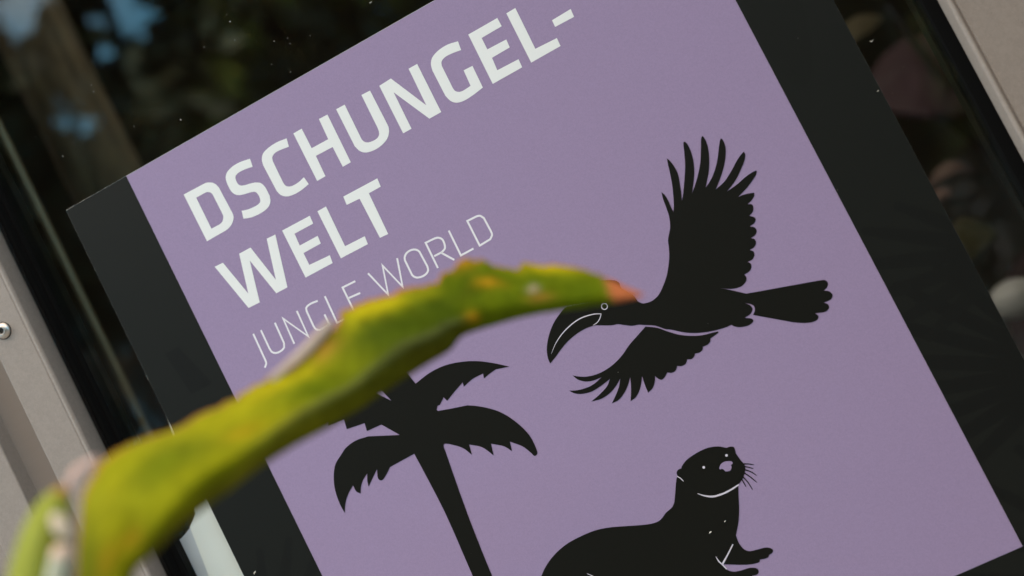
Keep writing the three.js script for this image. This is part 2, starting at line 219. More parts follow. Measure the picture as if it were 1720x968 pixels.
const PY0 = Y0 + 0.12, PY1 = Y1 - 0.09;
const sealLeft = [[-0.1013, -0.012], [-0.1013, -0.0040], [-0.0985, -0.0030], [-0.0970, -0.0012], ...arc(-0.0940, -0.0010, 0.0024, 160, 20, 6), [-0.0905, -0.0016], ...arc(-0.0876, -0.0016, 0.0013, 150, 0, 5), [-0.0858, -0.0022], [-0.0858, -0.012]];
part('rubber_seal', bar(sealLeft, PY0, PY1), M.rubber, door);
const sealRight = [[0.5016, -0.012], [0.4932, -0.012], [0.4932, -0.0018], ...arc(0.4944, -0.0018, 0.0012, 180, 90, 4), [0.5016, -0.0006]];
part('rubber_seal', bar(sealRight, PY0, PY1), M.rubber, door);
part('pane', box(-0.1010, 0.5014, PY0 + 0.001, PY1 - 0.001, -0.0075, -0.0023), M.glass, door);
part('spacer_bar', box(-0.0890, -0.0866, PY0, PY1, -0.022, -0.010), M.spacer, door);
part('spacer_bar', box(0.4918, 0.4950, PY0, PY1, -0.020, -0.010), M.spacer, door);
// specks of dust and dried drops on the pane
const specks = [];
const speck = (x, y, r) => specks.push(new THREE.CircleGeometry(r, 7).scale(1, 0.6 + rnd() * 0.5, 1).rotateZ(rnd() * 3).translate(x, y, -0.0021));
for (const [x, y] of [[-178, 1195], [-178, 593], [1109, 610], [1109, 557], [52, 663], [46, 617], [-355, 340], [193, 271], [505, 156], [507, 151], [-245, 381], [1082, 435], [1405, 269], [1403, 230], [1231, 172], [1322, 65], [1315, 297], [4586, -1521], [741, 875], [702, 892], [-91, 1229], [873, 498]]) speck(x * 1e-4, y * 1e-4, 0.00015 + rnd() * 0.00022);
for (let k = 0; k < 260; k++) speck(-0.08 + rnd() * 0.57, 0.002 + rnd() * 0.16, 0.00004 + rnd() * rnd() * 0.00012);
for (let k = 0; k < 60; k++) speck(0.452 + rnd() * 0.04, -0.3 + rnd() * 0.3, 0.00004 + rnd() * rnd() * 0.00012);
for (let k = 0; k < 60; k++) speck(-0.08 + rnd() * 0.028, -0.3 + rnd() * 0.3, 0.00004 + rnd() * rnd() * 0.00012);
const fibre = (pts, r) => specks.push(new THREE.TubeGeometry(curve(pts.map(([x, y]) => new THREE.Vector3(x * 1e-4, y * 1e-4, -0.0021))), 10, r, 5));
fibre([[1990, 204], [1996, 198], [2006, 202]], 0.00016); fibre([[4580, -1515], [4586, -1524], [4598, -1518]], 0.00014);
part('dust_specks', mergeGeometries(specks.map((g) => g.index ? g.toNonIndexed() : g)), M.dust, door, null, 'stuff');
// screw in the left stile
const screw = part('screw', new THREE.LatheGeometry([[0.0012, 0.0006], [0.0020, 0.0006], [0.0022, 0.0021], [0.0026, 0.0023], [0.0038, 0.0019], [0.0048, 0.0012], [0.0055, 0.0003], [0.0055, -0.0001], [0.0050, -0.0002]].map(([r, h]) => new THREE.Vector2(r, h)), 40).rotateX(Math.PI / 2), M.steel, door, 'round steel screw head in the taupe stile');
screw.position.set(-0.1213, -0.0543, 0.0123);
const socket = part('socket', new THREE.CylinderGeometry(0.0021, 0.0021, 0.0004, 6).rotateX(Math.PI / 2), mat([0.05, 0.045, 0.04], 0.6, { metalness: 0.7 }), screw);
socket.position.set(0, 0, 0.0007);
part('screw_shade_ring', new THREE.CylinderGeometry(0.0059, 0.0059, 0.0002, 40).rotateX(Math.PI / 2).translate(-0.1213, -0.0543, 0.01195), M.rubber, door);  // black disc under the head, painted stand-in for the shadow gap around it

const grime = [];
for (let k = 0; k < 70; k++) { const l = rnd() < 0.6, g = new THREE.CircleGeometry(0.00008 + rnd() * rnd() * 0.00022, 7).scale(1, 0.5 + rnd(), 1).rotateZ(rnd() * 3); grime.push(g.translate(l ? -0.131 + rnd() * 0.024 : 0.508 + rnd() * 0.09, l ? -0.25 + rnd() * 0.28 : -0.30 + rnd() * 0.25, 0.01215)); }
part('grime_specks', mergeGeometries(grime), mat([0.05, 0.042, 0.035], 0.9), door, null, 'stuff');

// ---------- the fixed jamb beside the door ----------
const jamb = thing('door_jamb', 'taupe metal jamb beyond the shadow groove beside the screw', 'door frame');
part('groove_floor', box(-0.1640, -0.1332, Y0, Y1, -0.016, -0.0020), M.taupe, jamb);
part('frame_profile', bar([[-0.27, -0.03], [-0.1642, -0.03], [-0.1600, -0.0005], ...arc(-0.1606, 0.0110, 0.0010, 0, 90, 4), [-0.1905, 0.0120], [-0.1935, 0.0090], [-0.2050, 0.0090], [-0.2080, 0.012], [-0.27, 0.012]], Y0, Y1), M.taupe, jamb);

// ---------- poster ----------
const along = (run) => run.length < 3 ? run : curve(run).getPoints((run.length - 1) * 5);
function outline(runs) { const out = []; for (const r of runs) { const p = along(r); for (let k = out.length ? 1 : 0; k < p.length; k++) out.push(new THREE.Vector2(p[k].x, p[k].y)); } if (out[0].distanceTo(out[out.length - 1]) < 1e-6) out.pop(); return out; }
function flat(contours, z) {
  const s = new THREE.Shape(outline(contours[0]));
  for (const h of contours.slice(1)) s.holes.push(new THREE.Path(outline(h)));
  return new THREE.ShapeGeometry(s).translate(0, 0, z);
}
function ribbon(points, widths, z, closed) {   // a flat stroke of varying width with mitred corners
  const n = points.length, L = [], R = [];
  points.forEach((p, k) => {
    const a = points[k - 1] || (closed ? points[n - 2] : p), b = points[k + 1] || (closed ? points[1] : p);
    const d1 = p.clone().sub(a), d2 = b.clone().sub(p); if (d1.lengthSq() < 1e-14) d1.copy(d2); if (d2.lengthSq() < 1e-14) d2.copy(d1); d1.normalize(); d2.normalize();
    const m = new THREE.Vector2(-(d1.y + d2.y), d1.x + d2.x).normalize(), c = Math.max(0.35, m.x * -d1.y + m.y * d1.x), w = widths(k / (n - 1)) / 2 / c;
    L.push([p.x + m.x * w, p.y + m.y * w]); R.push([p.x - m.x * w, p.y - m.y * w]);
  });
  const pos = [], idx = [];
  for (let k = 0; k < n; k++) pos.push(...L[k], z, ...R[k], z);
  for (let k = 0; k < n - 1; k++) idx.push(2 * k, 2 * k + 1, 2 * k + 2, 2 * k + 1, 2 * k + 3, 2 * k + 2);
  const g = new THREE.BufferGeometry(); g.setAttribute('position', new THREE.Float32BufferAttribute(pos, 3)); g.setIndex(idx);
  g.setAttribute('uv', new THREE.Float32BufferAttribute(new Float32Array(n * 4), 2)); g.computeVertexNormals(); return g;
}
const taper = ([run, a, b, c], z) => ribbon(curve(run).getPoints(30).map((p) => new THREE.Vector2(p.x, p.y)), (t) => S5 * (t < 0.5 ? a + (b - a) * Math.sin(t * Math.PI) : c + (b - c) * Math.sin(t * Math.PI)), z);

const poster = thing('poster', 'lilac poster board with black sides, white title, toucan, palm and otter', 'poster');
part('board', box(-0.0496, 0.4500, -0.70, 0, -0.0018, -0.0001), M.rim, poster, 'thin pale board whose cut edge shows as a fine bright rim');
// the black print: nearly invisible fronds, a shade away from the black around them
const cv = document.createElement('canvas'); cv.width = 1024; cv.height = 1434;
const cx = cv.getContext('2d'); cx.fillStyle = 'rgb(246,248,244)'; cx.fillRect(0, 0, 1024, 1434);
const toC = ([x, y]) => [(x + 0.05) / 0.5 * 1024, -y / 0.7 * 1434];
function frond(x, y, len, spread, turn, n, tone) {
  cx.strokeStyle = tone; cx.lineCap = 'round';
  for (let k = 0; k < n; k++) {
    const a = turn + (k / (n - 1) - 0.5) * spread, [px, py] = toC([x, y]), l = len / 0.5 * 1024 * (0.75 + 0.25 * Math.sin(Math.PI * k / (n - 1)));
    for (let w = 0; w < 8; w++) { cx.lineWidth = 5 + 13 * Math.sin(Math.PI * (0.15 + 0.8 * w / 8)); cx.beginPath(); cx.moveTo(px + Math.cos(a) * l * w / 8, py - Math.sin(a) * l * w / 8); cx.lineTo(px + Math.cos(a) * l * (w + 1) / 8, py - Math.sin(a) * l * (w + 1) / 8); cx.stroke(); }
  }
}
frond(0.470, -0.375, 0.125, 1.5, 2.75, 8, 'rgb(214,214,214)'); frond(0.475, -0.300, 0.095, 1.2, 2.9, 6, 'rgb(222,222,222)'); frond(0.47, -0.52, 0.13, 1.6, 2.3, 8, 'rgb(216,216,216)');
frond(-0.065, -0.345, 0.10, 1.3, 0.75, 7, 'rgb(220,220,220)'); frond(-0.05, -0.47, 0.10, 1.5, 1.0, 7, 'rgb(220,220,220)');
cx.fillStyle = 'rgb(236,238,232)'; { const c = toC([0.421, -0.085]); cx.beginPath(); cx.ellipse(c[0], c[1], 34, 150, 0.12, 0, 7); cx.fill(); }
cx.fillStyle = 'rgb(208,208,208)';
for (const [x0, y0, x1, y1, w] of [[-0.0265, -0.118, -0.0200, -0.150, 26], [-0.0235, -0.170, -0.0160, -0.196, 40]]) { const a = toC([x0, y0]), b = toC([x1, y1]); cx.beginPath(); cx.moveTo(a[0] - w * 0.35, a[1]); cx.lineTo(a[0] + w * 0.5, a[1]); cx.lineTo(b[0] + w * 0.8, b[1]); cx.lineTo(b[0] - w * 0.5, b[1]); cx.fill(); }
const blackMap = new THREE.CanvasTexture(cv); blackMap.colorSpace = THREE.SRGBColorSpace;
const blackPrint = mat([0.0090, 0.0098, 0.0082], 0.55, { ...LAM, map: blackMap });
function sheet(x0, x1, y0, y1, z, metres) {
  const g = new THREE.PlaneGeometry(x1 - x0, y1 - y0).translate((x0 + x1) / 2, (y0 + y1) / 2, z), p = g.attributes.position, uv = g.attributes.uv;
  for (let k = 0; k < p.count; k++) metres ? uv.setXY(k, p.getX(k), p.getY(k)) : uv.setXY(k, (p.getX(k) + 0.05) / 0.5, 1 + p.getY(k) / 0.7);
  return g;
}
part('black_side', sheet(-0.04952, -0.0001, -0.4586, -0.00012, 0, false), blackPrint, poster);
part('black_side', sheet(0.4001, 0.44995, -0.4586, -0.00012, 0, false), blackPrint, poster);
part('black_foot', sheet(-0.04952, 0.44995, -0.6998, -0.4587, 0, false), blackPrint, poster);
part('lilac_panel', sheet(0, 0.4, -0.4586, -0.00030, 0.00006, true), M.lilac, poster);
const ZL = 0.00014, ZD = 0.00022, ZK = 0.00030;
for (const c of TITLE) part('title_letter', flat(c, ZL), M.white, poster);
part('hyphen', flat(HYPHEN, ZL), M.white, poster);
for (const lines of SUBTITLE) {
  const gs = lines.map((runs) => {
    const o = outline(runs), a = runs[0][0], l = runs[runs.length - 1], b = l[l.length - 1], closed = a.distanceTo(b) < 2e-5;
    if (closed) o.push(o[0].clone());
    return ribbon(o, () => 0.00128, ZL, closed);
  });
  part('subtitle_letter', mergeGeometries(gs), M.thinWhite, poster);
}
const toucan = part('toucan_print', mergeGeometries([flat(TOUCAN_BODY, ZD), flat(TOUCAN_WING, ZD)]), M.black, poster, 'black silhouette of a flying toucan');
for (const t of TOUCAN_LINES) part('key_line', taper(t, ZK), M.keyline, toucan);
part('eye', new THREE.RingGeometry(0.00155, 0.0021, 28).translate(0.24479, -0.22155, ZK), M.keyline, toucan);
part('palm_print', flat(PALM, ZD), M.black, poster, 'black silhouette of a leaning palm tree');
const otter = part('otter_print', mergeGeometries([flat(OTTER, ZD), ...WHISKERS.map((t) => taper(t, ZD))]), M.black, poster, 'black silhouette of an otter with a raised head');
for (const t of OTTER_LINES) part('key_line', taper(t, ZK), M.keyline, otter);
part('nose', flat(OTTER_NOSE, ZK), M.lilac, otter);
for (const [x, y] of [[0.25415, -0.33742], [0.26995, -0.33673]]) part('eye', new THREE.CircleGeometry(0.00082, 16).translate(x, y, ZK), M.keyline, otter);
// crumbs stuck to the print and pale grains that paint glints along the top edge
const crumbs_and_glints = [];
for (const [x, y, r, t] of [[0.23957, -0.37497, 0.00075, 0.35], [0.25068, -0.37263, 0.0005, 0.3], [-0.04138, -0.27441, 0.0009, 0.6], [0.44812, -0.18048, 0.0005, 0.2]]) {
  const g = new THREE.IcosahedronGeometry(r, 1), p = g.attributes.position;
  for (let k = 0; k < p.count; k++) { const f = 0.7 + 0.6 * hash(Math.round(p.getX(k) * 1e7), Math.round(p.getY(k) * 1e7), 3); p.setXYZ(k, p.getX(k) * f * 1.4, p.getY(k) * f * 0.45, p.getZ(k) * f * 0.5); }
  g.computeVertexNormals(); crumbs_and_glints.push(g.rotateZ(t).translate(x, y, 0.0004));
}
for (let k = 0; k < 30; k++) crumbs_and_glints.push(new THREE.IcosahedronGeometry(0.00010 + rnd() * 0.00016, 0).scale(1.5, 0.6, 0.8).translate(-0.049 + rnd() * rnd() * 0.05, -0.0001 - rnd() * 0.0001, 0.00004));
for (let k = 0; k < 40; k++) crumbs_and_glints.push(new THREE.IcosahedronGeometry(0.00006 + rnd() * rnd() * 0.00012, 0).translate(-0.05 + rnd() * 0.5, -rnd() * 0.45, 0.00034));
part('crumbs_and_glints', mergeGeometries(crumbs_and_glints), M.dust, poster, null, 'stuff');

// ---------- plant in front of the poster ----------
const leafMat = mat(null, 0.55, { physical: true, vertexColors: true, bumpMap: tiled(G1, 0.02), bumpScale: 0.00016, specularIntensity: 0.06 });
const dryMat = mat([0.62, 0.50, 0.44], 0.7);
const mix3 = (a, b, t) => a.map((v, k) => v + (b[k] - v) * t), sm = THREE.MathUtils.smoothstep;
// a thick keeled leaf between two edges; paint(s, v) gives its vertex colour, s counts stations, v runs from upper to lower edge, side is 1 at the front
function bladeGeometry(stations, nS, nV, keelAt, keel, thick, paint, ragged) {
  const up = curve(stations.map((q) => V(q.slice(0, 3)))), low = curve(stations.map((q) => V(q.slice(3)))), N = stations.length - 1;
  const pos = [], col = [], uv = [], idx = [], row = 2 * nV;
  for (let i = 0; i <= nS; i++) {
    const t = i / nS, s = t * N, U = up.getPoint(t), L = low.getPoint(t), T = up.getTangent(t).add(low.getTangent(t)).normalize(), W = L.clone().sub(U), Nn = new THREE.Vector3().crossVectors(T, W).normalize();
    if (Nn.z < 0) Nn.negate();
    const w = W.length(), rag = ragged ? (fbm(s * 2.6, 3, 40, 4) - 0.5) * (0.05 + 0.15 * sm(s, 5, 9)) : 0, h = keel(s) * w, th = thick(s) * w;
    for (let k = 0; k < row; k++) {
      const front = k <= nV, v = front ? k / nV : 2 - k / nV, vk = typeof keelAt === 'function' ? keelAt(s) : keelAt;
      const f0 = Math.min(v / vk, (1 - v) / (1 - vk)), f = f0 < 0.85 ? 0.55 * f0 + 0.45 * Math.sin(f0 * Math.PI / 2) : 0.55 * (f0 - (f0 - 0.85) ** 2 * 2.2) + 0.45 * Math.sin(f0 * Math.PI / 2);
      const b = h * f * (front ? 1 : 0.55) - (front ? 0 : th * Math.sin(Math.PI * v)) + w * 0.05 * (fbm(s * 1.3, v * 3, 60, 3) - 0.5) * Math.sin(Math.PI * v);
      const e = v + rag * (1 - v) ** 2, p = U.clone().addScaledVector(W, e).addScaledVector(Nn, b);
      pos.push(p.x, p.y, p.z); uv.push(t * 0.2, v * 0.03); col.push(...paint(s, v, front ? 1 : 0));
    }
  }
  for (let i = 0; i < nS; i++) for (let k = 0; k < row; k++) { const a = i * row + k, b = i * row + (k + 1) % row, c = a + row, d = b + row; idx.push(a, b, c, b, d, c); }
  for (let e = 0; e < 2; e++) { const o = e * nS * row; for (let k = 1; k < row - 1; k++) e ? idx.push(o, o + k, o + k + 1) : idx.push(o, o + k + 1, o + k); }
  const g = new THREE.BufferGeometry(); g.setAttribute('position', new THREE.Float32BufferAttribute(pos, 3)); g.setAttribute('color', new THREE.Float32BufferAttribute(col, 3)); g.setAttribute('uv', new THREE.Float32BufferAttribute(uv, 2)); g.setIndex(idx); g.computeVertexNormals(); return g;
}
const YEL = [0.285, 0.272, 0.005], GRN = [0.090, 0.125, 0.003], DGR = [0.048, 0.072, 0.002], RUST = [0.36, 0.13, 0.030], ORG = [0.40, 0.20, 0.008], PALE = [0.60, 0.46, 0.42], GREY = [0.135, 0.125, 0.060], BRN = [0.06, 0.025, 0.008], UND_SHADE = [0.070, 0.046, 0.006];
const MARKS = [   // [station, v, reach along, reach across, pigment, strength]
  [4.2, 0.5, 1.5, 0.26, GRN, 0.75], [5.2, 0.45, 1.0, 0.2, GRN, 0.5], [2.2, 0.8, 0.7, 0.3, DGR, 0.4], [1.2, 0.25, 0.8, 0.25, GRN, 0.5], [1.4, 0.55, 0.6, 0.2, ORG, 0.45], [2.1, 0.72, 0.4, 0.12, ORG, 0.5],
  [8.4, 0.55, 1.1, 0.3, GRN, 0.85], [10.6, 0.45, 0.8, 0.36, DGR, 0.8], [8.2, 0.18, 1.6, 0.16, [0.36, 0.31, 0.005], 0.9], [9.6, 0.15, 0.5, 0.16, RUST, 0.55], [9.9, 0.05, 0.7, 0.1, BRN, 0.7],
  [11.8, 0.52, 1.9, 0.40, DGR, 0.95], [13.6, 0.55, 1.6, 0.34, DGR, 0.7], [11.6, 0.12, 1.3, 0.16, [0.42, 0.36, 0.005], 1], [13.2, 0.15, 0.8, 0.14, YEL, 0.6], [12.6, 0.02, 1.6, 0.05, RUST, 0.9],
  [15.2, 0.06, 0.6, 0.12, ORG, 0.75], [15.0, 0.45, 0.6, 0.3, DGR, 0.7], [15.9, 0.36, 0.8, 0.1, ORG, 0.9], [14.3, 0.78, 0.45, 0.12, ORG, 0.85], [16.6, 0.75, 1.4, 0.3, GRN, 0.8],
  [17.2, 0.25, 0.9, 0.25, GRN, 0.7], [17.5, 0.48, 0.26, 0.08, [0.42, 0.30, 0.24], 0.8], [17.6, 0.66, 0.6, 0.1, RUST, 0.6], [18.4, 0.08, 1.2, 0.14, [0.44, 0.36, 0.005], 1], [18.9, 0.02, 0.9, 0.06, ORG, 0.8], [19.2, 0.55, 1.3, 0.36, GRN, 0.95], [6.6, 0.3, 0.8, 0.2, YEL, 0.6], [6.3, 0.62, 0.6, 0.14, ORG, 0.35],
];
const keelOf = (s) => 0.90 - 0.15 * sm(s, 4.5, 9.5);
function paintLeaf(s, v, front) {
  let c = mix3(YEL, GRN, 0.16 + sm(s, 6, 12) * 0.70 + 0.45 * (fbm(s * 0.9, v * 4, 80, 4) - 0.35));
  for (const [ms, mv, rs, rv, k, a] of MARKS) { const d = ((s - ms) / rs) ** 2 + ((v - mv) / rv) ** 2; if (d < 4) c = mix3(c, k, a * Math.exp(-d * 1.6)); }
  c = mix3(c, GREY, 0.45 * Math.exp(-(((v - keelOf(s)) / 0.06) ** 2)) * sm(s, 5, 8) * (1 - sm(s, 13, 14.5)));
  c = mix3(c, UND_SHADE, 0.5 * sm(v, keelOf(s) + 0.02, keelOf(s) + 0.08) * (1 - sm(s, 13.4, 14.4)));  // browner tone below the keel, shade painted into the leaf colour
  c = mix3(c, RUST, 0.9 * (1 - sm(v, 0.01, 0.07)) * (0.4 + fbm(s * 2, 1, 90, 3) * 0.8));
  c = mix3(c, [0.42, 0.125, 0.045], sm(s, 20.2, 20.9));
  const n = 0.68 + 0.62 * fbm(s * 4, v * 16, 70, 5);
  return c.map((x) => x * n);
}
const plant = thing('plant', 'yellow-green keeled leaf with rusty tip reaching across the lilac poster', 'plant');
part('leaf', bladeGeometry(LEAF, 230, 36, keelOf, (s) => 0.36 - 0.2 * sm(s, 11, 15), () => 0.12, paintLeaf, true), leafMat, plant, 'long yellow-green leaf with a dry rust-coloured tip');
part('leaf', bladeGeometry(SMALL_LEAF, 60, 16, 0.55, () => 0.3, () => 0.2, (s, v) => mix3(mix3([0.28, 0.31, 0.055], [0.24, 0.26, 0.03], fbm(s, v * 3, 33, 3)), RUST, 0.8 * sm(s, 4.6, 5.8) + 0.5 * sm(v, 0.9, 1)), false), leafMat, plant, 'short pale green leaf beside the base of the long leaf');
const plain = (c) => () => c;
part('dry_margin', bladeGeometry(DRY_MARGIN, 30, 8, 0.5, () => 0.15, () => 0.1, (s, v) => mix3([0.52, 0.44, 0.38], [0.30, 0.19, 0.12], fbm(s * 3, v * 4, 21, 3) * 0.7), true), leafMat, plant, 'papery white dry margin along the upper edge of the long leaf');
part('dry_margin', bladeGeometry(DRY_TIP, 24, 8, 0.5, () => 0.2, () => 0.1, plain([0.62, 0.43, 0.37]), true), leafMat, plant, 'pinkish dry margin near the base of the long leaf');
const stalkPath = [[651,-2380,3377], [686,-2249,3377], [749,-2164,3372], [802,-2100,3367]].map(V);
part('broken_stalk', new THREE.TubeGeometry(curve(stalkPath), 24, 0.0034, 14), mat([0.50, 0.50, 0.36], 0.6), plant, 'stub of a pale broken stalk');
part('stalk_end', new THREE.SphereGeometry(0.0035, 16, 12).scale(1, 1, 1).translate(...V([802,-2100,3367])), mat([0.66, 0.48, 0.36], 0.7), plant);
part('leaf_scar', new THREE.SphereGeometry(0.004, 16, 12).scale(0.65, 1.25, 0.6).rotateZ(0.1).translate(...V([852,-2019,3383])), mat([0.62, 0.50, 0.36], 0.7), plant);
part('stem', new THREE.TubeGeometry(curve([[860, -2440, 3460], [720, -2800, 3480], [350, -4200, 3500], [100, -9000, 3700], [0, -17500, 3800]].map(V)), 60, 0.009, 14), mat([0.16, 0.17, 0.06], 0.6), plant);

// ---------- behind the glass ----------
const inside = {
  wood: mat(null, 0.85, { vertexColors: true }),
};
const post = thing('inner_post', 'thin olive metal post behind the glass beside the black poster side', 'post');
part('shaft', new THREE.CylinderGeometry(0.0036, 0.0036, 2.6, 20).translate(-0.1800, -0.45, -0.200), mat([0.24, 0.215, 0.13], 0.4, { metalness: 0.3 }), post);
part('foot', new THREE.CylinderGeometry(0.03, 0.03, 0.01, 24).translate(-0.18, -1.745, -0.2), mat([0.2, 0.2, 0.15], 0.5), post);
// a white sheet with a torn upper edge, folded once, right behind the pane
const paper = thing('paper_sheet', 'torn white paper sheet behind the glass between rubber seal and black poster side', 'paper');
function torn(pts, z, tilt, x0) { const s = new THREE.Shape(pts.map(([x, y]) => new THREE.Vector2(x, y))), g = new THREE.ExtrudeGeometry(s, { depth: 0.0004, bevelEnabled: false }); return g.translate(-x0, 0, 0).rotateY(tilt).translate(x0, 0, z); }
part('folded_strip', torn([[-0.0940, -0.1120], [-0.0890, -0.1150], [-0.0870, -0.1270], [-0.0876, -0.1405], [-0.0878, -0.1573], [-0.0900, -0.2090], [-0.0905, -0.2270], [-0.0880, -0.2330], [-0.0840, -0.2328], [-0.0790, -0.2310], [-0.0742, -0.2290], [-0.0772, -0.2640], [-0.0800, -0.3200], [-0.0940, -0.3200]], -0.0100, -0.12, -0.0770), mat([0.60, 0.63, 0.70], 0.6), paper, 'folded strip of the sheet, its shade put into the grey colour');  // same sheet in a darker, bluer colour that paints the fold as shaded
part('sheet', torn([[-0.0738, -0.2285], [-0.0660, -0.2220], [-0.0600, -0.1900], [-0.0545, -0.1600], [-0.0535, -0.1400], [-0.0545, -0.1236], [-0.0520, -0.1200], [-0.0460, -0.1300], [-0.0460, -0.3200], [-0.0796, -0.3200], [-0.0768, -0.2637]], -0.0090, 0.02, -0.06), mat([0.86, 0.86, 0.83], 0.6), paper);
const log = thing('standin_trunk', 'pale olive trunk added behind the glass above the poster in place of a mirrored trunk', 'tree');  // trunk added indoors to stand for one mirrored in the pane
{
  const bark = [], g = new THREE.CylinderGeometry(0.045, 0.055, 2.7, 40, 200), p = g.attributes.position;
  for (let k = 0; k < p.count; k++) { const a = Math.atan2(p.getZ(k), p.getX(k)), f = 1 + 0.16 * (fbm(a * 1.5 + 4, p.getY(k) * 7, 12, 4) - 0.5); p.setX(k, p.getX(k) * f); p.setZ(k, p.getZ(k) * f); const m = Math.max(0.1, 0.35 + 1.3 * (fbm(a * 5 + 9, p.getY(k) * 16, 15, 4) - 0.28)); bark.push(0.22 * m, 0.18 * m, 0.10 * m); }
  g.setAttribute('color', new THREE.Float32BufferAttribute(bark, 3)); g.computeVertexNormals(); part('trunk', g.translate(-0.295, -0.40, -0.58), inside.wood, log);
}
const houseplant = thing('indoor_plant', 'dark potted plant with mauve and dry leaves behind the glass beside the door stile', 'plant');
function broad([x, y, z], len, wid, turn, color, label, bend = 0.25) {
  const st = [];
  for (let k = 0; k <= 8; k++) { const t = k / 8, w = wid * Math.sin(Math.PI * Math.min(0.97, 0.06 + t * 0.9)) ** 0.7 / 2, lx = (t - 0.5) * len, c = Math.cos(turn), s = Math.sin(turn), dz = -bend * len * (t - 0.5) ** 2 * 4, dy = -bend * len * (t - 0.5) ** 2 * 3; st.push([x + c * lx - s * w, y + s * lx + c * w + dy, z + dz - w * 0.9, x + c * lx + s * w, y + s * lx - c * w + dy, z + dz + w * 0.9].map((v) => v * 1e4)); }
  return part('leaf', bladeGeometry(st, 36, 10, 0.5, () => 0.08, () => 0.04, (s, v) => { const n = 0.75 + 0.5 * fbm(s, v * 5, 8, 3); return color.map((q) => q * n); }, true), leafMat, houseplant, label);
}
broad([0.699, -0.157, -0.742], 0.163, 0.130, -0.5, [0.080, 0.050, 0.054], 'broad mauve-brown leaf', 0.15);
broad([0.679, -0.043, -0.859], 0.072, 0.034, 0.1, [0.13, 0.11, 0.065], 'beige dry leaf', 0.1);
broad([0.651, -0.270, -0.675], 0.060, 0.018, -0.25, [0.15, 0.10, 0.082], 'pinkish curled dry leaf', 0.35);
broad([0.626, -0.292, -0.672], 0.031, 0.014, 0.05, [0.15, 0.10, 0.08], 'small curled dry leaf', 0.2);
broad([0.659, -0.358, -0.746], 0.052, 0.044, 0.5, [0.085, 0.075, 0.035], 'olive round leaf', 0.4);
broad([0.725, -0.215, -0.787], 0.143, 0.065, -1.2, [0.05, 0.022, 0.020], 'dark reddish leaf');
broad([0.705, -0.456, -0.761], 0.156, 0.065, 0.9, [0.06, 0.03, 0.028], 'dark reddish leaf');
part('stem', new THREE.TubeGeometry(curve([[6900, -500, -7300], [7050, -2600, -7100], [7100, -4500, -7000], [7100, -15500, -7000]].map(V)), 40, 0.006, 10), mat([0.03, 0.02, 0.016], 0.7), houseplant);
part('pot', new THREE.CylinderGeometry(0.13, 0.1, 0.22, 32).translate(0.71, -1.64, -0.70), mat([0.12, 0.06, 0.045], 0.8), houseplant);
const knob = thing('pale_ball', 'pale round ball on a rod behind the glass beside the black poster side', 'ball');
part('ball', new THREE.SphereGeometry(0.027, 28, 20).scale(1.1, 0.85, 1).translate(0.6262, -0.4352, -0.6126), mat([0.44, 0.44, 0.41], 0.5), knob);
part('rod', new THREE.CylinderGeometry(0.003, 0.003, 1.28, 10).translate(0.6262, -1.110, -0.6126), mat([0.05, 0.05, 0.05], 0.5), knob);

// ---------- setting: walls round the door, ground, dark room ----------
const wallMat = mat([0.24, 0.21, 0.19], 0.85, { map: tiled(G1, 0.4, true) }), roomMat = mat([0.170, 0.132, 0.094], 0.9);
structure('wall', mergeGeometries([box(-3.6, -0.271, -1.75, 2.3, -0.16, -0.01), box(0.626, 3.6, -1.75, 2.3, -0.16, -0.01), box(-0.271, 0.626, Y1, 2.3, -0.16, -0.01), box(-0.271, 0.626, -1.75, Y0, -0.16, -0.01)]), wallMat);
structure('added_pier', box(0.72, 1.25, -1.748, 2.3, -0.008, 0.42), mat([0.135, 0.128, 0.125], 0.9, { map: tiled(G1, 0.4, true) }));  // unseen pier, added to dim the right stile and that side of the poster
structure('inner_walls', mergeGeometries([box(-2.2, 2.2, -1.75, 1.3, -2.7, -2.6), box(-2.3, -2.2, -1.75, 1.3, -2.7, -0.162), box(2.2, 2.3, -1.75, 1.3, -2.7, -0.162), box(-2.3, -0.9, 1.302, 1.4, -2.7, -0.162), box(0.9, 2.3, 1.302, 1.4, -2.7, -0.162), box(-0.898, 0.898, 1.302, 1.4, -2.7, -1.0)]), roomMat);  // ceiling left open near the door, added to let daylight onto indoor things
structure('floor', box(-2.2, 2.2, -1.86, -1.752, -2.6, -0.162), roomMat);
structure('ground', box(-40, 40, -1.95, -1.75, -0.16, 60), mat([0.26, 0.25, 0.23], 0.9, { map: tiled(G1, 1.3, true) }));

// ---------- trees across the path, seen only as reflections in the pane ----------
const leafShape = new THREE.BufferGeometry();
leafShape.setAttribute('position', new THREE.Float32BufferAttribute([0, -0.09, 0, 0.045, 0, 0.012, 0, 0.09, -0.01, -0.045, 0, 0.012], 3)); leafShape.setIndex([0, 1, 2, 0, 2, 3]); leafShape.computeVertexNormals();
const foliage = mat([1, 1, 1], 0.55);
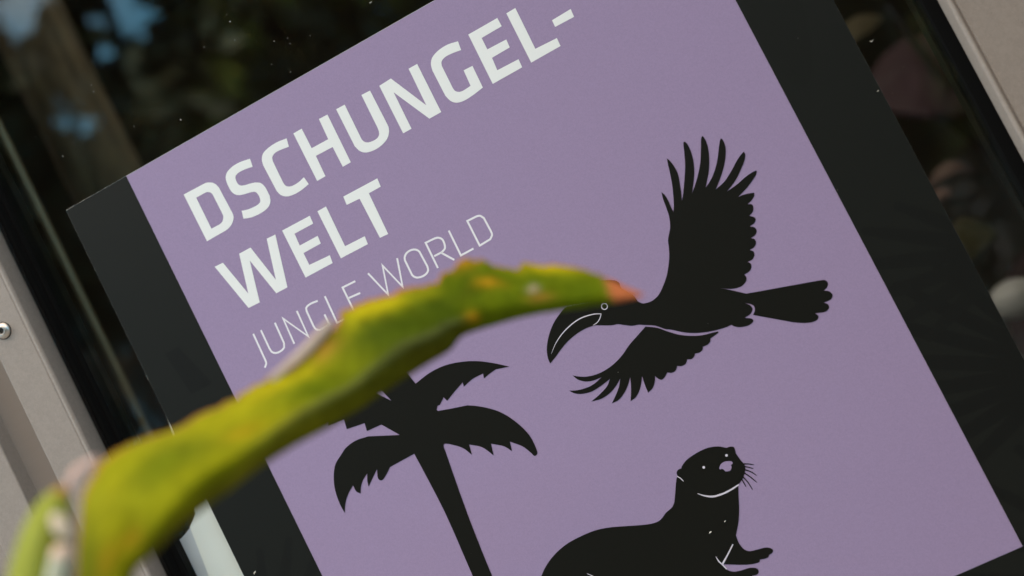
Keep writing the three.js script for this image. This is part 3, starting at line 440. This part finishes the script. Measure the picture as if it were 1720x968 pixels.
// openings between the limbs through which the sky shows: [x, y, radius, how open]
const OPEN = [[-3.0, 3.44, 0.22, 1], [-2.80, 3.57, 0.17, 1], [-2.28, 3.04, 0.24, 1], [-2.12, 2.86, 0.13, 0.8], [-2.51, 2.85, 0.08, 1], [-3.0, 2.58, 0.17, 0.9], [-2.8, 2.48, 0.12, 0.6], [-1.34, 2.34, 0.10, 0.75], [-1.13, 2.10, 0.12, 0.6], [-0.76, 2.13, 0.13, 0.75], [-0.59, 2.14, 0.09, 0.7]];
function leaves(n, place, tints) {
  const m = new THREE.InstancedMesh(leafShape, foliage, n), q = new THREE.Object3D(), c = new THREE.Color();
  for (let k = 0; k < n; k++) {
    const [x, y, z] = place();
    q.position.set(x, y, z); q.rotation.set(rnd() * 6.3, rnd() * 6.3, rnd() * 6.3); q.scale.setScalar(0.7 + rnd() * 0.7); q.updateMatrix(); m.setMatrixAt(k, q.matrix);
    const g = fbm(x * 1.1 + 3, y * 1.1 + z, 9, 3), t = g > 0.53 ? tints[tints.length - 1] : tints[Math.floor(rnd() * (tints.length - 1))], b = 0.6 + rnd() * 0.8; m.setColorAt(k, c.setRGB(t[0] * b, t[1] * b, t[2] * b));
  }
  m.castShadow = m.receiveShadow = true; m.userData.kind = 'stuff'; return m;
}
function tree(label, [tx, tz], [cx0, cy, cz], [rx, ry, rz], n, tints) {
  const t = thing('tree', label, 'tree', null), base = new THREE.Vector3(tx, -1.75, tz), top = new THREE.Vector3(cx0, cy, cz);
  part('trunk', new THREE.TubeGeometry(curve([base, base.clone().lerp(top, 0.4).add(new THREE.Vector3(0.1, 0, 0)), top]), 24, 0.13, 14), mat([0.14, 0.11, 0.08], 0.9), t);
  for (let k = 0; k < 6; k++) { const a = k * 1.05 + tx, e = new THREE.Vector3(cx0 + Math.cos(a) * rx * 0.7, cy + ry * (0.1 + 0.4 * rnd()), cz + Math.sin(a) * rz * 0.7); part('limb', new THREE.TubeGeometry(curve([base.clone().lerp(top, 0.5), base.clone().lerp(top, 0.75).lerp(e, 0.3), e]), 12, 0.045, 8), mat([0.12, 0.10, 0.07], 0.9), t); }
  const crown = leaves(n, () => {
    for (;;) {
      const a = rnd() * 6.283, u = rnd() * 2 - 1, r = rnd() ** 0.33, s = Math.sqrt(1 - u * u), x = cx0 + rx * r * s * Math.cos(a), y = cy + ry * r * u, z = cz + rz * r * s * Math.sin(a);
      const f = (z + 0.63) / 6.63;   // the openings widen with distance
      if (OPEN.some(([ox, oy, or, share]) => rnd() < share && Math.hypot(x - (0.29 + (ox - 0.29) * f), y - (-0.21 + (oy + 0.21) * f)) < or * f * (0.62 + 1.35 * rnd()))) continue;
      return [x, y, z];
    }
  }, tints);
  crown.name = 'crown'; t.add(crown);
}
tree('broad tree across the path mirrored at the upper edge of the dark pane', [-3.4, 6.4], [-2.5, 2.7, 6.4], [2.3, 1.9, 1.5], 22000, [[0.06, 0.065, 0.02], [0.05, 0.05, 0.025], [0.36, 0.30, 0.15]]);
tree('yellowish tree across the path mirrored above the lilac poster', [-0.4, 6.6], [-0.9, 1.9, 6.5], [1.9, 1.6, 1.4], 20000, [[0.05, 0.055, 0.02], [0.04, 0.05, 0.02], [0.40, 0.38, 0.06]]);
tree('dark tree across the path mirrored beside the black poster side', [2.6, 6.8], [2.3, 1.1, 6.6], [1.9, 1.6, 1.4], 14000, [[0.05, 0.05, 0.02], [0.04, 0.05, 0.02], [0.30, 0.26, 0.08]]);
const hedge = leaves(48000, () => { const x = (rnd() - 0.5) * 18; return [x, -1.75 + rnd() * (3.9 + 0.3 * Math.sin(x * 2)), 8.2 + rnd() * 1.0]; }, [[0.04, 0.045, 0.018], [0.05, 0.045, 0.03], [0.30, 0.24, 0.17]]);
hedge.name = 'hedge'; hedge.userData.label = 'dark hedge across the path mirrored faintly in the pane'; hedge.userData.category = 'hedge'; hedge.userData.kind = 'stuff'; scene.add(hedge);

renderer.render(scene, camera);
